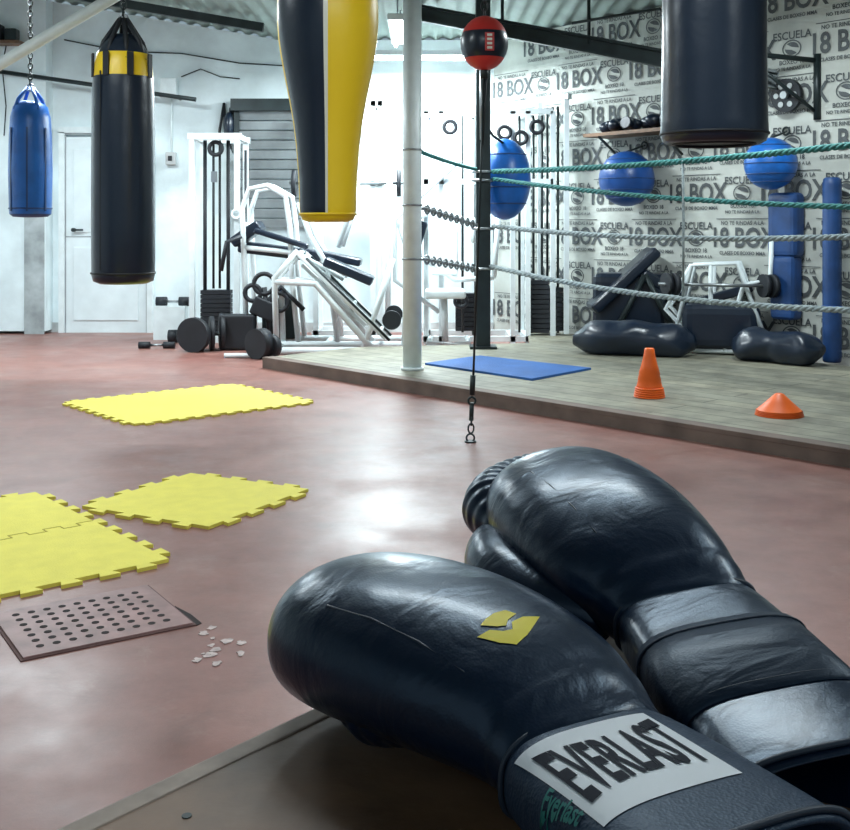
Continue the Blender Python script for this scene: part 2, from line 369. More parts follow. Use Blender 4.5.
wpz=M('support_pole'); wpz.cyl((-.09,7.76,.08),(-.09,7.76,3.0),.066,white_paint,seg=24); wpz.cyl((-.09,7.76,.08),(-.09,7.76,.10),.08,white_paint)
for z in (1.63,1.24,.86): wpz.torus((-.09,7.76,z),.068,.007,steel)
wpz.done()
rpst=M('ring_corner_post'); px,py=.48,9.12
rpst.box((px,py,1.54),(.12,.12,2.92),dark_steel,bevel=.01); rpst.box((px,py,.09),(.22,.22,.02),dark_steel)
for z in (1.54,1.47,1.07,.74): rpst.torus((px,py,z),.085,.012,steel)
rpst.cyl((px-.02,py-.07,1.8),(px-.02,py-.07,2.5),.012,steel)
rpst.done()
rp2=M('ring_corner_post'); rp2.box((3.41,5.28,.98),(.12,.12,1.8),dark_steel,bevel=.01); rp2.done()
def rope(name, p1, p2, sag, m, r):
    o=M(name); p1=Vector(p1); p2=Vector(p2)
    d=(p2-p1).normalized(); a=d.cross(Vector((0,0,1))).normalized(); b=a.cross(d); L=(p2-p1).length
    N=int(L/0.02)
    for k in range(3):
        ps=[]
        for i in range(N+1):
            t=i/N; p=p1.lerp(p2,t); p.z-=sag*4*t*(1-t)
            ph=2*math.pi*(t*L/0.14+k/3); ps.append(p+a*math.cos(ph)*r*.5+b*math.sin(ph)*r*.5)
        o.tube(ps,r*.58,m,seg=6)
    return o.done()
c0=(px+.08,py-.06)
rope('ring_rope',(c0[0],c0[1],1.54),(3.41,5.28,1.66),.06,rope_teal,.022)
rope('ring_rope',(c0[0],c0[1],1.48),(3.41,5.28,1.18),.08,rope_teal,.018)
rope('ring_rope',(c0[0],c0[1],1.09),(3.41,5.28,1.13),.10,rope_grey,.020)
rope('ring_rope',(c0[0]-.02,c0[1],0.76),(3.41,5.28,0.70),.14,rope_grey,.020)
rope('ring_rope',(px-.06,py-.06,1.56),(-.03,7.80,1.62),.01,rope_teal,.016)
ch=M('ring_chain')
ch.chain((px-.06,py-.06,1.10),(-.02,7.80,1.22),steel,ll=.09,w=.03,r=.009)
ch.chain((px-.06,py-.06,.74),(-.02,7.80,.86),steel,ll=.09,w=.03,r=.009); ch.done()
tie=M('rope_spacer_strap'); tie.tube([(1.75,7.47,1.54),(1.752,7.46,1.3),(1.75,7.45,1.04),(1.75,7.46,.60)],.009,rope_grey); tie.done()

# ------------------------------------------------------------------ lamps
def lamp(x,y,z,L,rot,power,name='ceiling_and_fill_lamp'):  # builds the visible lamps and the added, unseen fill lamps
    o=M(name); R=Matrix.Rotation(rot,4,'Z')
    o.T=Matrix.Translation((x,y,z))@R
    o.box((0,0,0.03),(L,.16,.05),white_paint,bevel=.008)
    for dy in (-.04,.04): o.cyl((-L/2+.03,dy,-.012),(L/2-.03,dy,-.012),.016,tube_emit)
    for dx in (-.4*L,.4*L): o.cyl((dx,0,.05),(dx,0,cz(x)-z+.01),.006,steel)
    ob=o.done()
    ld=bpy.data.lights.new(name+'_light','AREA'); ld.shape='RECTANGLE'; ld.size=L; ld.size_y=.25; ld.energy=power; ld.color=(.85,.96,1.0)
    lo=bpy.data.objects.new(name+'_light',ld); scene.collection.objects.link(lo)
    lo.parent=ob; lo.location=(0,0,-.05)
lamp(-.22,9.3,2.72,1.2,math.pi/2,130)
lamp(-.05,10.6,2.72,1.2,0,130)
lamp(-3.0,8.6,2.95,1.2,0,130)  # added fill lamp, out of view, brightens the left wall
lamp(-2.3,4.5,2.85,1.2,0,38)  # added fill lamp, out of view, for the near floor
lamp(2.0,7.0,2.8,1.2,math.pi/2,60)  # added fill lamp above the frame, ring side
lamp(0.1,2.6,2.7,1.5,0,32)  # unseen lamp added for fill and glove highlights
lamp(2.2,1.6,2.7,1.5,math.pi/2,16)  # unseen lamp added on the right for soft fill

# ------------------------------------------------------------------ hanging bags
def bag_straps(o,x,y,zt,R,zg,m,n=4):
    for k in range(n):
        a=2*math.pi*(k+.5)/n
        o.tube([(x+R*math.cos(a),y+R*math.sin(a),zt-.02),(x+R*.75*math.cos(a),y+R*.75*math.sin(a),zt+(zg-zt)*.4),(x+.02*math.cos(a),y+.02*math.sin(a),zg)],.014,m,seg=6)
    o.torus((x,y,zg),.025,.007,steel,rot=(math.pi/2,0,0))
    o.chain((x,y,zg+.02),(x,y,cz(x)-.005),dark_steel)
b1=M('heavy_bag'); X,Y=-1.70,6.2; R=.178
prof=[(.05,.775),(.13,.77),(.165,.785),(R-.004,.82),(R-.002,1.1),(R-.003,1.5),(R-.008,1.86),(R-.012,1.93),(R-.018,2.0),(R-.032,2.06),(R-.07,2.12),(.06,2.17)]
def mf(a,z): 
    if 1.93<z<2.05: return yellow_vinyl
    return black_leather
b1.lathe(prof,(X,Y,0),48,mf)
bag_straps(b1,X,Y,2.04,R-.035,2.26,black_rubber,8)
for a in (3.6,4.4,5.2,6.0,2.8): b1.box((X+(R-.010)*math.cos(a),Y+(R-.010)*math.sin(a),1.99),(.012,.035,.13),black_rubber,rot=(0,0,a))
b1.box((X+(R-.004)*math.cos(4.2),Y+(R-.004)*math.sin(4.2),1.4),(.004,.008,1.1),black_rubber,rot=(0,0,4.2))
b1.torus((X,Y,.83),R-.003,.006,black_rubber,seg=40)
b1.done()
b2=M('heavy_bag'); X,Y=-2.87,8.0; R=.148
b2.lathe([(.05,1.155),(.12,1.16),(.145,1.18),(R,1.22),(R+.006,1.5),(R,1.75),(.14,1.88),(.12,1.96),(.06,2.0)],(X,Y,0),40,lambda a,z: blue_dark if z<1.2 else blue_vinyl)
bag_straps(b2,X,Y,1.95,.12,2.1,blue_vinyl); b2.torus((X,Y,1.22),R,.006,blue_dark)
for a in (4.0,4.9,5.8): b2.box((X+(R+.004)*math.cos(a),Y+(R+.004)*math.sin(a),1.5),(.006,.012,.6),blue_dark,rot=(0,0,a))
b2.done()
b3=M('uppercut_bag'); X,Y=-.40,4.53
prof=[(.03,1.112),(.080,1.112),(.104,1.121),(.114,1.14),(.117,1.17),(.118,1.22),(.121,1.30),(.130,1.42),(.142,1.52),(.158,1.61),(.176,1.70),(.193,1.79),(.203,1.86),(.208,1.93),(.208,2.00),(.200,2.08),(.182,2.15),(.15,2.21),(.11,2.25),(.05,2.28)]
def mf3(a,z):
    c=math.cos(a); front=math.sin(a)<0
    if z<1.14: return yellow_vinyl
    if not front: return black_leather if c>0 else yellow_vinyl
    if c<-.95: return yellow_vinyl
    if c<0.0: return black_leather
    if c<0.07: return white_vinyl
    if .46<c<.54 and z>2.0: return black_leather
    return yellow_vinyl
b3.lathe(prof,(X,Y,0),72,mf3)
b3.torus((X,Y,1.145),.1155,.005,yellow_vinyl,seg=40)
b3.chain((X,Y,2.28),(X,Y,cz(X)-.005),steel); b3.torus((X,Y,2.29),.03,.008,steel,rot=(math.pi/2,0,0))
b3.done()
b4=M('heavy_bag'); X,Y=.985,3.75; R=.178
b4.lathe([(.04,1.385),(.12,1.38),(.155,1.375),(.172,1.385),(R+.002,1.41),(R,1.45),(R-.004,1.7),(R-.006,2.0),(R-.008,2.3),(.15,2.35),(.08,2.38)],(X,Y,0),48,black_leather)
b4.torus((X,Y,1.41),R+.001,.005,black_rubber,seg=48); b4.torus((X,Y,1.375),.135,.005,black_rubber,seg=40)
bag_straps(b4,X,Y,2.3,.15,2.55,black_rubber); b4.done()
de=M('double_end_ball'); X,Y,Z=.30,5.57,2.02
vs=de.sphere((X,Y,Z),.121,red_vinyl,sc=(1,1,1.14),seg=32)
ib=de.mi(black_leather)
for f in set(f for v in vs for f in v.link_faces):
    zc=f.calc_center_median().z-Z
    if -.075<zc<.055: f.material_index=ib
de.box((X+.02,Y-.119,Z-.01),(.045,.01,.09),red_vinyl,rot=(0,0,.1))
for k in range(4): de.box((X+.02,Y-.126,Z+.022-k*.021),(.025,.004,.012),white_vinyl)
de.chain((X,Y,Z+.13),(X,Y,cz(X)-.005),black_rubber)
de.cyl((X,Y,Z-.12),(X,Y,Z-.18),.02,dark_steel)
de.tube([(X,Y,Z-.15),(X-.02,Y,1.3),(.245,Y,.34)],.006,dark_steel)
de.tube([(X+.012,Y,Z-.15),(X-.008,Y,1.5)],.004,black_rubber)
de.cyl((.243,Y,.34),(.238,Y,.24),.014,dark_steel); de.torus((.237,Y,.21),.018,.006,dark_steel,rot=(math.pi/2,0,0))
de.cyl((.237,Y,.20),(.234,Y,.11),.012,dark_steel); de.chain((.236,Y,.13),(.232,Y,.05),dark_steel,ll=.05,w=.014,r=.005)
de.torus((.230,Y,.022),.020,.005,dark_steel,rot=(math.pi/2,0,0)); de.cyl((.230,Y,0),(.230,Y,.008),.03,dark_steel)
de.done()

# ------------------------------------------------------------------ foam mats
def tabs(L,n,d,inv=False):
    pts=[]; w=L/n
    for k in range(n):
        a=k*w
        if k%2==(1 if inv else 0):
            pts+=[(a+w*.15,0),(a-w*.05,d),(a+w*1.05,d),(a+w*.85,0)]
    return pts
foam_seam=mat('foam_seam',(0.45,0.36,0.03),.8)
def puzzle(name,cx,cy,LX,LY,rot,nx,ny,m,th=.012,seams=()):
    o=M(name,(cx,cy,0),rot); d=.035
    out=[]
    def side(p,q,n,inv):
        p=Vector(p);q=Vector(q);u=(q-p).normalized();nn=Vector((u.y,-u.x)); L=(q-p).length
        out.append(p)
        for a,b in tabs(L,n,d,inv):
            if .01<a<L-.01: out.append(p+u*a+nn*b)
    h=LX/2;k=LY/2
    side((-h,-k),(h,-k),nx,True);side((h,-k),(h,k),ny,True);side((h,k),(-h,k),nx,True);side((-h,k),(-h,-k),ny,True)
    o.poly([(p.x,p.y,0) for p in out],th,m)
    for ax,pos in seams:
        pts=[]
        L=LX if ax=='x' else LY; n=nx if ax=='x' else ny
        w=L/n; z=th+.0005
        for i in range(n):
            a=-L/2+i*w; dd=.018 if i%2 else -.018
            pts+=[(a,dd),(a+w,dd)]
        p3=[Vector((a,pos+b,z)) if ax=='x' else Vector((pos+b,a,z)) for a,b in pts]
        for i in range(len(p3)-1):
            c=(p3[i]+p3[i+1])/2; v=p3[i+1]-p3[i]
            o.box(c,(v.length+.003,.005,.001),foam_seam,rot=(0,0,math.atan2(v.y,v.x)))
    return o.done()
puzzle('foam_mat',-1.455,6.78,1.18,.98,math.radians(40),23,17,foam_yellow)
puzzle('foam_mat',-.905,4.40,.62,.64,math.radians(-28),9,9,foam_yellow)
puzzle('foam_mat',-1.66,3.66,1.17,1.17,math.radians(-50),19,19,foam_yellow,seams=(('x',0),('y',0)))
bm_=M('exercise_mat'); bm_.poly([(.0,8.02,.08),(.42,8.48,.08),(1.17,7.75,.08),(.70,7.2,.08)],.015,foam_blue)
bm_.done()
dg=M('drain_grate',(-.93,3.06,0),math.radians(33))
dg.box((0,0,.0015),(.465,.395,.003),grate_frame); dg.box((0,0,.004),(.45,.38,.008),rust_pink,bevel=.002)
for i in range(9):
    for j in range(7): dg.cyl((-.17+i*.0425,-.135+j*.045,.006),(-.17+i*.0425,-.135+j*.045,.0088),.0105,hole_m,seg=12)
dg.poly([(.232,-.20,0),(.250,-.19,0),(.250,-.11,0),(.236,-.02,0)],.002,hole_m)
dg.done()
sp=M('floor_paint_spots')
spot_m=mat('spot',(.48,.38,.36),.6,var=.35,vscale=40)
for k in range(16):
    x=-.56+random.gauss(0,.035); y=2.85+random.gauss(0,.06); a=random.uniform(.005,.018)
    n=12; sp.poly([(x+a*math.cos(2*math.pi*i/n)*random.uniform(.5,1.2),y+a*1.3*math.sin(2*math.pi*i/n)*random.uniform(.5,1.2),0.0) for i in range(n)],.0012+.0001*k,spot_m)
sp.done()

cn=M('training_cone',(1.33,6.52,.08))
for k in range(5): cn.lathe([(.092-.002*k,.001+k*.012),(.092-.002*k,.009+k*.012),(.08,.012+k*.012)],(0,0,0),28,cone_orange)
prof=[(.078,.055),(.074,.07),(.067,.10),(.069,.103),(.060,.14),(.062,.143),(.048,.19),(.034,.25),(.029,.285),(.025,.29)]
cn.lathe(prof,(0,0,0),28,cone_orange); cn.done()
cd=M('disc_cone',(1.90,5.90,.08))
for k in range(4): cd.lathe([(.128-.002*k,.001+k*.008),(.120-.002*k,.007+k*.008),(.066,.050+k*.008),(.024,.090+k*.008),(.014,.094+k*.008)],(0,0,0),32,cone_orange)
cd.done()

# ------------------------------------------------------------------ gym machines
W=white_paint
def fr(o,pts,r=.028,m=W): o.tube(pts,r,m,seg=8)
g=M('cable_column_machine',(-2.18,10.3,0))
for x in (0,.42): 
    for y in (0,.5): g.box((x,y,.97),(.05,.05,1.94),W)
g.box((.21,0,1.93),(.50,.06,.06),W); g.box((.21,.5,1.93),(.50,.06,.06),W); g.box((0,.25,1.93),(.05,.5,.05),W); g.box((.42,.25,1.93),(.05,.5,.05),W)
g.box((.21,0,.03),(.60,.08,.06),W); g.box((.21,.5,.03),(.6,.08,.06),W); g.box((.0,.25,.03),(.06,.6,.06),W); g.box((.42,.25,.03),(.06,.6,.06),W)
for x in (.10,.32): g.cyl((x,.1,.06),(x,.1,1.9),.018,black_rubber)
for x in (.18,.24): g.cyl((x,.1,.5),(x,.1,1.9),.012,black_rubber)
g.cyl((.5,.0,.06),(.5,.0,1.8),.012,black_rubber)
for k in range(10): g.box((.21,.1,.09+k*.042),(.28,.14,.036),black_rubber)
g.torus((.21,.05,1.82),.06,.02,black_rubber,rot=(math.pi/2,0,0)); g.box((.21,-.02,1.55),(.05,.05,.1),steel)
g.torus((.42,-.05,1.2),.04,.012,W,rot=(math.pi/2,0,0)); g.done()
g=M('chest_press_machine',(-1.62,9.75,0))
fr(g,[(0,0,.04),(1.5,0,.04)],.032); fr(g,[(0,.5,.04),(1.45,.5,.04)],.032); fr(g,[(0,0,.04),(0,.5,.04)],.03); fr(g,[(1.48,0,.04),(1.48,.5,.04)],.03); fr(g,[(.75,0,.04),(.75,.5,.04)],.03)
for y in (0,.5):
    fr(g,[(.04,y,.04),(.02,y,.7),(.0,y,1.25),(.06,y,1.42),(.22,y,1.45),(.38,y,1.36),(.42,y,1.1),(.44,y,.6),(.5,y,.04)],.024)
    fr(g,[(.02,y,.9),(.5,y,.85),(.9,y,.62)],.022)
    fr(g,[(.5,y,1.3),(.6,y,1.0),(.75,y,.75),(.85,y,.04)],.024)
    fr(g,[(.85,y,.9),(.95,y,1.2),(1.0,y,1.6)],.022)
fr(g,[(.22,0,1.45),(.22,.5,1.45)],.025); fr(g,[(0,0,1.1),(0,.5,1.1)],.025)
g.box((.32,.2,.86),(.75,.3,.10),black_leather,rot=(0,.12,0),bevel=.03)
g.box((.02,.2,1.02),(.30,.34,.10),black_leather,rot=(0,-.6,0),bevel=.03)
g.box((.35,-.02,.98),(.5,.1,.05),black_leather,rot=(0,.3,0),bevel=.02)
g.box((.85,.2,.80),(.40,.30,.07),black_leather,rot=(0,.2,0),bevel=.025)
fr(g,[(.0,-.05,1.0),(-.12,-.1,.95),(-.16,-.15,.7)],.02,black_rubber)
for x,z,r in ((.2,.58,.09),(.1,.5,.07),(.33,.42,.08)): g.torus((x,-.04,z),r,.02,black_rubber,rot=(math.pi/2,0,0))
fr(g,[(.1,-.03,.3),(.35,-.03,.55),(.55,-.03,.35)],.022,black_rubber); fr(g,[(.2,-.03,.55),(.25,-.03,.1)],.022,black_rubber)
g.box((.2,-.03,.36),(.22,.1,.16),black_rubber,rot=(0,.4,0),bevel=.02)
g.box((.30,.25,.25),(.3,.2,.36),dark_steel,bevel=.02)
g.done()
g=M('leg_press_machine',(-1.28,9.35,0))
for y in (0,.42):
    fr(g,[(.0,y,.62),(.35,y,.60),(.82,y,.06)],.028); fr(g,[(.2,y,.86),(.95,y,.14)],.026)
    fr(g,[(.0,y,.03),(1.15,y,.03)],.034); fr(g,[(0.02,y,.03),(.0,y,.65),(.2,y,.88)],.026); fr(g,[(1.1,y,.03),(1.12,y,.5),(1.2,y,.95),(1.2,y,1.15)],.024)
    fr(g,[(.75,y,.03),(1.0,y,.8)],.022)
    fr(g,[(.27,y-.02,.82),(.98,y-.02,.12)],.012,dark_steel)
fr(g,[(.0,0,.03),(.0,.42,.03)],.03); fr(g,[(1.12,0,.03),(1.12,.42,.03)],.03)
for t in (0,.33,.66,1): fr(g,[(.2+.7*t,0,.86-.67*t),(.2+.7*t,.42,.86-.67*t)],.018)
g.box((.50,.21,.50),(.75,.34,.03),grey_pad,rot=(0,.765,0)); g.box((.53,.21,.52),(.60,.20,.035),black_rubber,rot=(0,.765,0))
g.box((.62,.2,.70),(.45,.3,.08),black_leather,rot=(0,.4,0),bevel=.02)
for y in (-.09,.51): g.cyl((1.0,y-.03,.30),(1.0,y+.03,.30),.08,black_rubber,seg=24)
g.box((1.2,.2,.9),(.08,.3,.36),black_leather,bevel=.03)
g.done()
g=M('weight_plate_rack',(-1.95,9.6,0))
for (x,y,r) in ((-.02,0,.13),(.06,.05,.15),(.14,.1,.16)): g.cyl((x,y,r),(x+.035,y+.01,r),r,black_rubber,seg=28)
g.cyl((-.06,-.12,.15),(-.04,-.06,.15),.15,black_rubber,seg=28)
g.cyl((-.1,.05,.14),(.5,.1,.14),.014,steel); g.box((.30,.12,.16),(.30,.2,.30),black_rubber,bevel=.02); g.done()
g=M('weight_plate_stand',(-1.36,9.05,0))
g.cyl((-.03,-.05,.125),(.03,.03,.125),.125,black_rubber,seg=28)
g.cyl((.07,-.02,.10),(.10,.03,.10),.10,black_rubber,seg=28)
fr(g,[(-.30,.05,.02),(.12,.05,.02)],.02); fr(g,[(0,.05,.02),(0,.05,.14)],.018)
g.done()
g=M('dumbbell',(-2.40,10.3,0))
for dx in (0,.28): g.cyl((dx,0,.06),(dx+.08,0,.06),.06,black_rubber)
g.cyl((0,0,.06),(.36,0,.06),.012,steel); g.done()
g=M('dumbbell',(-2.55,9.8,0)); g.cyl((0,0,.03),(.10,0,.03),.03,black_rubber); g.cyl((.10,0,.03),(.22,0,.03),.012,steel); g.cyl((.22,0,.03),(.32,0,.03),.03,black_rubber); g.done()
g=M('dumbbell_stand',(-2.50,10.65,0))
g.box((.05,0,.16),(.3,.25,.32),W); g.cyl((-.1,0,.36),(.0,0,.36),.045,black_rubber); g.cyl((.12,0,.36),(.22,0,.36),.045,black_rubber); g.cyl((-.1,0,.36),(.22,0,.36),.012,steel); g.done()
g=M('power_rack',(-1.05,10.6,0))
for x in (0,.55,.62): 
    for y in (0,.45): g.box((x,y,1.15),(.05,.05,2.3),W)
for z in (2.27,1.5,.06): g.box((.3,0,z),(.68,.05,.05),W); g.box((.3,.45,z),(.68,.05,.05),W)
for x in (0,.6): g.box((x,.22,2.27),(.05,.45,.05),W); g.box((x,.22,.06),(.05,.45,.05),W)
g.cyl((-.25,-.06,1.5),(.85,-.06,1.5),.014,steel)
for x in (-.2,.8): g.cyl((x-.02,-.06,1.5),(x+.02,-.06,1.5),.13,black_rubber,seg=24)
g.done()
g=M('multi_station_gym',(.03,10.15,0))
H=2.15
for x in (-.02,.12,.78,.92,1.15): g.box((x,0,H/2),(.045,.05,H),W)
for x in (.0,.45,.92): g.box((x,.6,H/2),(.045,.05,H),W)
for z in (H,.05,1.5): g.box((.55,0,z),(1.2,.05,.05),W)
for z in (H,.05): g.box((.5,.6,z),(1.0,.05,.05),W)
for x in (-.02,.78,.92): g.box((x,.3,H),(.05,.6,.05),W); g.box((x,.3,.05),(.05,.6,.05),W)
for k in range(11): g.box((1.02,.1,.12+k*.045),(.2,.16,.038),black_rubber)
for k in range(8): g.box((.38,.3,.12+k*.045),(.24,.16,.038),black_rubber)
for x in (.98,1.06,.32,.44,.85): g.cyl((x,.1,.1),(x,.1,H-.03),.012,dark_steel)
for x,z in ((.2,2.0),(.7,1.95),(.85,1.9),(1.0,2.0),(.3,.4)): g.torus((x,-.04,z),.055,.018,black_rubber,rot=(math.pi/2,0,0))
fr(g,[(.02,-.05,.06),(.0,-.5,.06),(.35,-.5,.06),(.36,-.05,.06)],.028)
fr(g,[(.15,-.35,.06),(.14,-.35,.45)],.03); g.box((.15,-.35,.49),(.36,.34,.08),W,bevel=.03); g.box((.15,-.12,.85),(.24,.06,.42),W,rot=(-.15,0,0),bevel=.02)
fr(g,[(-.02,0,1.2),(-.1,-.3,1.15),(-.1,-.4,.95)],.022); fr(g,[(.35,0,1.2),(.4,-.3,1.15),(.4,-.4,.95)],.022)
fr(g,[(.3,0,1.7),(-.3,-.2,1.15),(-.3,-.2,.6),(.1,0,.3)],.022)
fr(g,[(-.35,-.1,1.35),(-.2,-.15,.9),(.25,-.15,.6),(.6,-.1,.62)],.026); fr(g,[(.6,-.1,.62),(.65,-.1,1.3)],.024); fr(g,[(-.38,.1,.06),(-.36,.1,1.5)],.026)
g.box((-.12,-.1,1.0),(.16,.1,.30),black_leather,rot=(0,.3,0),bevel=.03)
g.done()
g=M('incline_bench',(1.45,9.45,0.08))
g.box((.25,0,.55),(.75,.35,.10),black_leather,rot=(0,-.75,0),bevel=.04); g.box((.60,0,.48),(.5,.35,.10),black_leather,rot=(0,.55,0),bevel=.04)
g.box((.32,.05,.36),(.62,.3,.5),black_leather,rot=(0,0,-.3),bevel=.08)
fr(g,[(0,-.2,.03),(.8,-.2,.03)],.03,dark_steel); fr(g,[(.1,-.2,.03),(.4,-.2,.6)],.025,dark_steel); fr(g,[(.7,-.2,.03),(.4,-.2,.6)],.025,dark_steel)
g.done()
def lying(name,p1,p2,r):
    o=M(name); p1=Vector(p1);p2=Vector(p2)
    n=22; tt=[i/n for i in range(n+1)]
    o.tube([p1.lerp(p2,t) for t in tt],[r*max(.35,min(1,(1-abs(2*t-1)**6)*1.02)) for t in tt],black_leather,seg=28)
    for v in o.bm.verts:
        q=noise.noise_vector(v.co*6.0); v.co+=q*.030
        q=noise.noise_vector(v.co*18.0); v.co+=q*.010
        if v.co.z<.083: v.co.z=.083
    return o.done(subsurf=1)
lying('heavy_bag',(1.18,8.75,.08+.125),(2.10,8.50,.08+.115),.145)
lying('heavy_bag',(2.36,8.40,.08+.12),(2.86,7.90,.08+.11),.135)
g=M('weight_bench',(1.92,8.78,.08),-.34)
for y in (0,.3):
    fr(g,[(0,y,.03),(.85,y,.03)],.02); fr(g,[(.05,y,.03),(.2,y,.7),(.55,y,.72),(.8,y,.03)],.02); fr(g,[(.2,y,.7),(.0,y,.35),(.3,y,.03)],.018); fr(g,[(.45,y,.03),(.6,y,.55),(.80,y,.6),(.81,y,.9)],.02)
    fr(g,[(.35,y,.72),(.35,y,.03)],.018)
g.box((.4,.15,.45),(.55,.22,.07),black_leather,rot=(0,-.3,0),bevel=.02); g.cyl((-.05,-.05,.55),(.85,-.05,.55),.013,steel)
for x in (0,.06,.74,.80): g.cyl((x,-.05,.55),(x+.03,-.03,.55),.09,black_rubber,seg=22)
g.box((.42,.1,.22),(.6,.3,.36),black_leather,rot=(0,0,.1),bevel=.08)
g.done()
def onwall(t,z,o=0.0): p=A+dW*t+nW*o; return Vector((p.x,p.y,z))
eb1=M('exercise_ball'); c=Vector((.68,9.38,1.49))
eb1.sphere(c,.31,blue_vinyl,sc=(.72,.72,1.12),seg=32)
for a in (-.6,-.2,.2,.6): eb1.torus(c+Vector((0,0,a*.347)),.31*.72*math.sqrt(1-a*a)+.001,.006,blue_dark,seg=36)
eb1.tube([c+Vector((-.02,-.1,.30)),(.57,9.24,1.85),(.53,9.19,1.9)],.012,dark_steel)
eb1.done()
sh=M('wall_shelf')
c=onwall(2.10,1.90,.16); sh.box(c,(1.05,.32,.03),wood_m,rot=(0,0,angW))
for t in (1.75,2.45):
    sh.tube([onwall(t,1.88,.30),onwall(t,1.70,.02)],.012,dark_steel)
sh.done()
gl=M('sparring_glove_pile')
for k in range(8):
    q=onwall(1.70+k*.115,1.975+.012*(k%3),.12+.05*(k%2)); a=k*1.3; dd=Vector((math.cos(a),math.sin(a),.1*(k%2)))
    gl.sphere(q,.075,black_leather,sc=(1.15,.8,.75),seg=16,rot=(0,0,a))
    gl.sphere(q+Vector((-math.sin(a)*.05,math.cos(a)*.05,.01)),.03,black_leather,sc=(1.6,1,1),seg=10,rot=(0,0,a))
    gl.cyl(q+dd*.05,q+dd*.13,.045,black_leather,r2=.05,seg=14)
gl.done()
def wball(t,z,r,o,m=blue_vinyl):
    b=M('exercise_ball'); c=onwall(t,z,o); b.sphere(c,r,m,seg=32,sc=(1,1,1))
    for a in (-.7,-.4,0,.4,.7): b.torus(c+Vector((0,0,a*r)),r*math.sqrt(1-a*a)+.001,.004,blue_dark,seg=36)
    b.tube([c+Vector((0,0,r*.98)),onwall(t,z+r+.06,.01)],.008,dark_steel); b.torus(onwall(t,z+r+.06,.02),.03,.008,dark_steel,rot=(math.pi/2,0,angW))
    b.done()
wball(2.03,1.50,.24,.25,mat('ball_blue2',(.01,.07,.28),.35,var=.2)); wball(3.46,1.57,.20,.22)
ft=M('boxing_target_pad')
q=onwall(3.50,1.10,.08); ft.box((q.x,q.y,q.z),(.26,.14,.5),blue_dark,rot=(0,0,angW),bevel=.05); q=onwall(3.50,.62,.08); ft.box((q.x,q.y,q.z),(.22,.14,.5),blue_dark,rot=(0,0,angW),bevel=.05); ft.done()
bp=M('corner_post_pad'); q=onwall(3.93,.0,.14); bp.lathe([(.06,.09),(.066,.10),(.068,.13),(.068,1.40),(.062,1.44),(.05,1.45)],(q.x,q.y,0),24,blue_dark)
bp.torus((q.x,q.y,.5),.069,.006,blue_vinyl); bp.torus((q.x,q.y,1.0),.069,.006,blue_vinyl); bp.done()
wd=M('weight_disc'); q=onwall(3.50,2.10,.05)
wd.cyl(q,q+nW*.04,.13,black_rubber,seg=28)
for k in range(6):
    a=k*math.pi/3; r=q+dW*math.cos(a)*.08+Vector((0,0,math.sin(a)*.08))+nW*.04; wd.cyl(r,r+nW*.006,.022,grey_pad)
wd.cyl(q-nW*.04,q+nW*.07,.03,steel); wd.done()
wb2=M('wall_bag_bracket'); q=onwall(3.72,2.35,.0)
wb2.cyl(q,onwall(3.3,2.42,.55),.02,dark_steel); wb2.cyl(onwall(3.72,1.9,0),onwall(3.72,2.4,.0),.03,dark_steel); wb2.cyl(onwall(3.72,1.95,.0),onwall(3.4,2.38,.45),.015,dark_steel); wb2.done()
ct=M('wall_pull_tower')
for t in (.95,1.3):
    p=onwall(t,.08,.25); ct.box((p.x,p.y,1.2),(.045,.045,2.2),W)
for t in (1.05,1.12,1.19): p=onwall(t,.1,.25); ct.cyl((p.x,p.y,.1),(p.x,p.y,2.2),.012,dark_steel)
p=onwall(1.12,2.25,.25); ct.box((p.x,p.y,2.28),(.45,.05,.05),W,rot=(0,0,angW))
for k in range(9): p=onwall(1.12,.14+k*.045,.25); ct.box((p.x,p.y,p.z),(.24,.14,.038),black_rubber,rot=(0,0,angW))
ct.done()
bb=M('beam_bracket'); p1=Vector((-.04,9.5,2.93)); p2=Vector((2.72,8.50,2.22)); d=p2-p1; mm=(p1+p2)/2
yaw=math.atan2(d.y,d.x); pit=-math.asin(d.z/d.length)
for dz in (-.06,.06): bb.box(mm+Vector((0,0,dz)),(d.length,.10,.022),dark_steel,rot=(0,pit,yaw))
bb.box(mm,(d.length,.022,.12),dark_steel,rot=(0,pit,yaw))
for t in (.25,.5,.75):
    q=p1+d*t; bb.cyl(q,(q.x,q.y,3.0),.014,dark_steel)
bb.tube([(1.2,9.0,2.75),(1.9,8.9,2.85),(2.2,8.75,2.5)],.012,dark_steel)
bb.done()
hg=M('hanging_skipping_ropes')
for x,z in ((-1.99,2.3),(-1.96,2.25),(-2.06,2.35)):
    hg.tube([(x,YB-.03,z),(x-.04,YB-.06,z-.3),(x,YB-.07,z-.42),(x+.02,YB-.06,z-.3),(x,YB-.03,z)],.014,black_rubber,seg=6)
hg.sphere((-2.0,YB-.08,2.12),.09,black_leather,sc=(.6,.8,1.5)); hg.done()

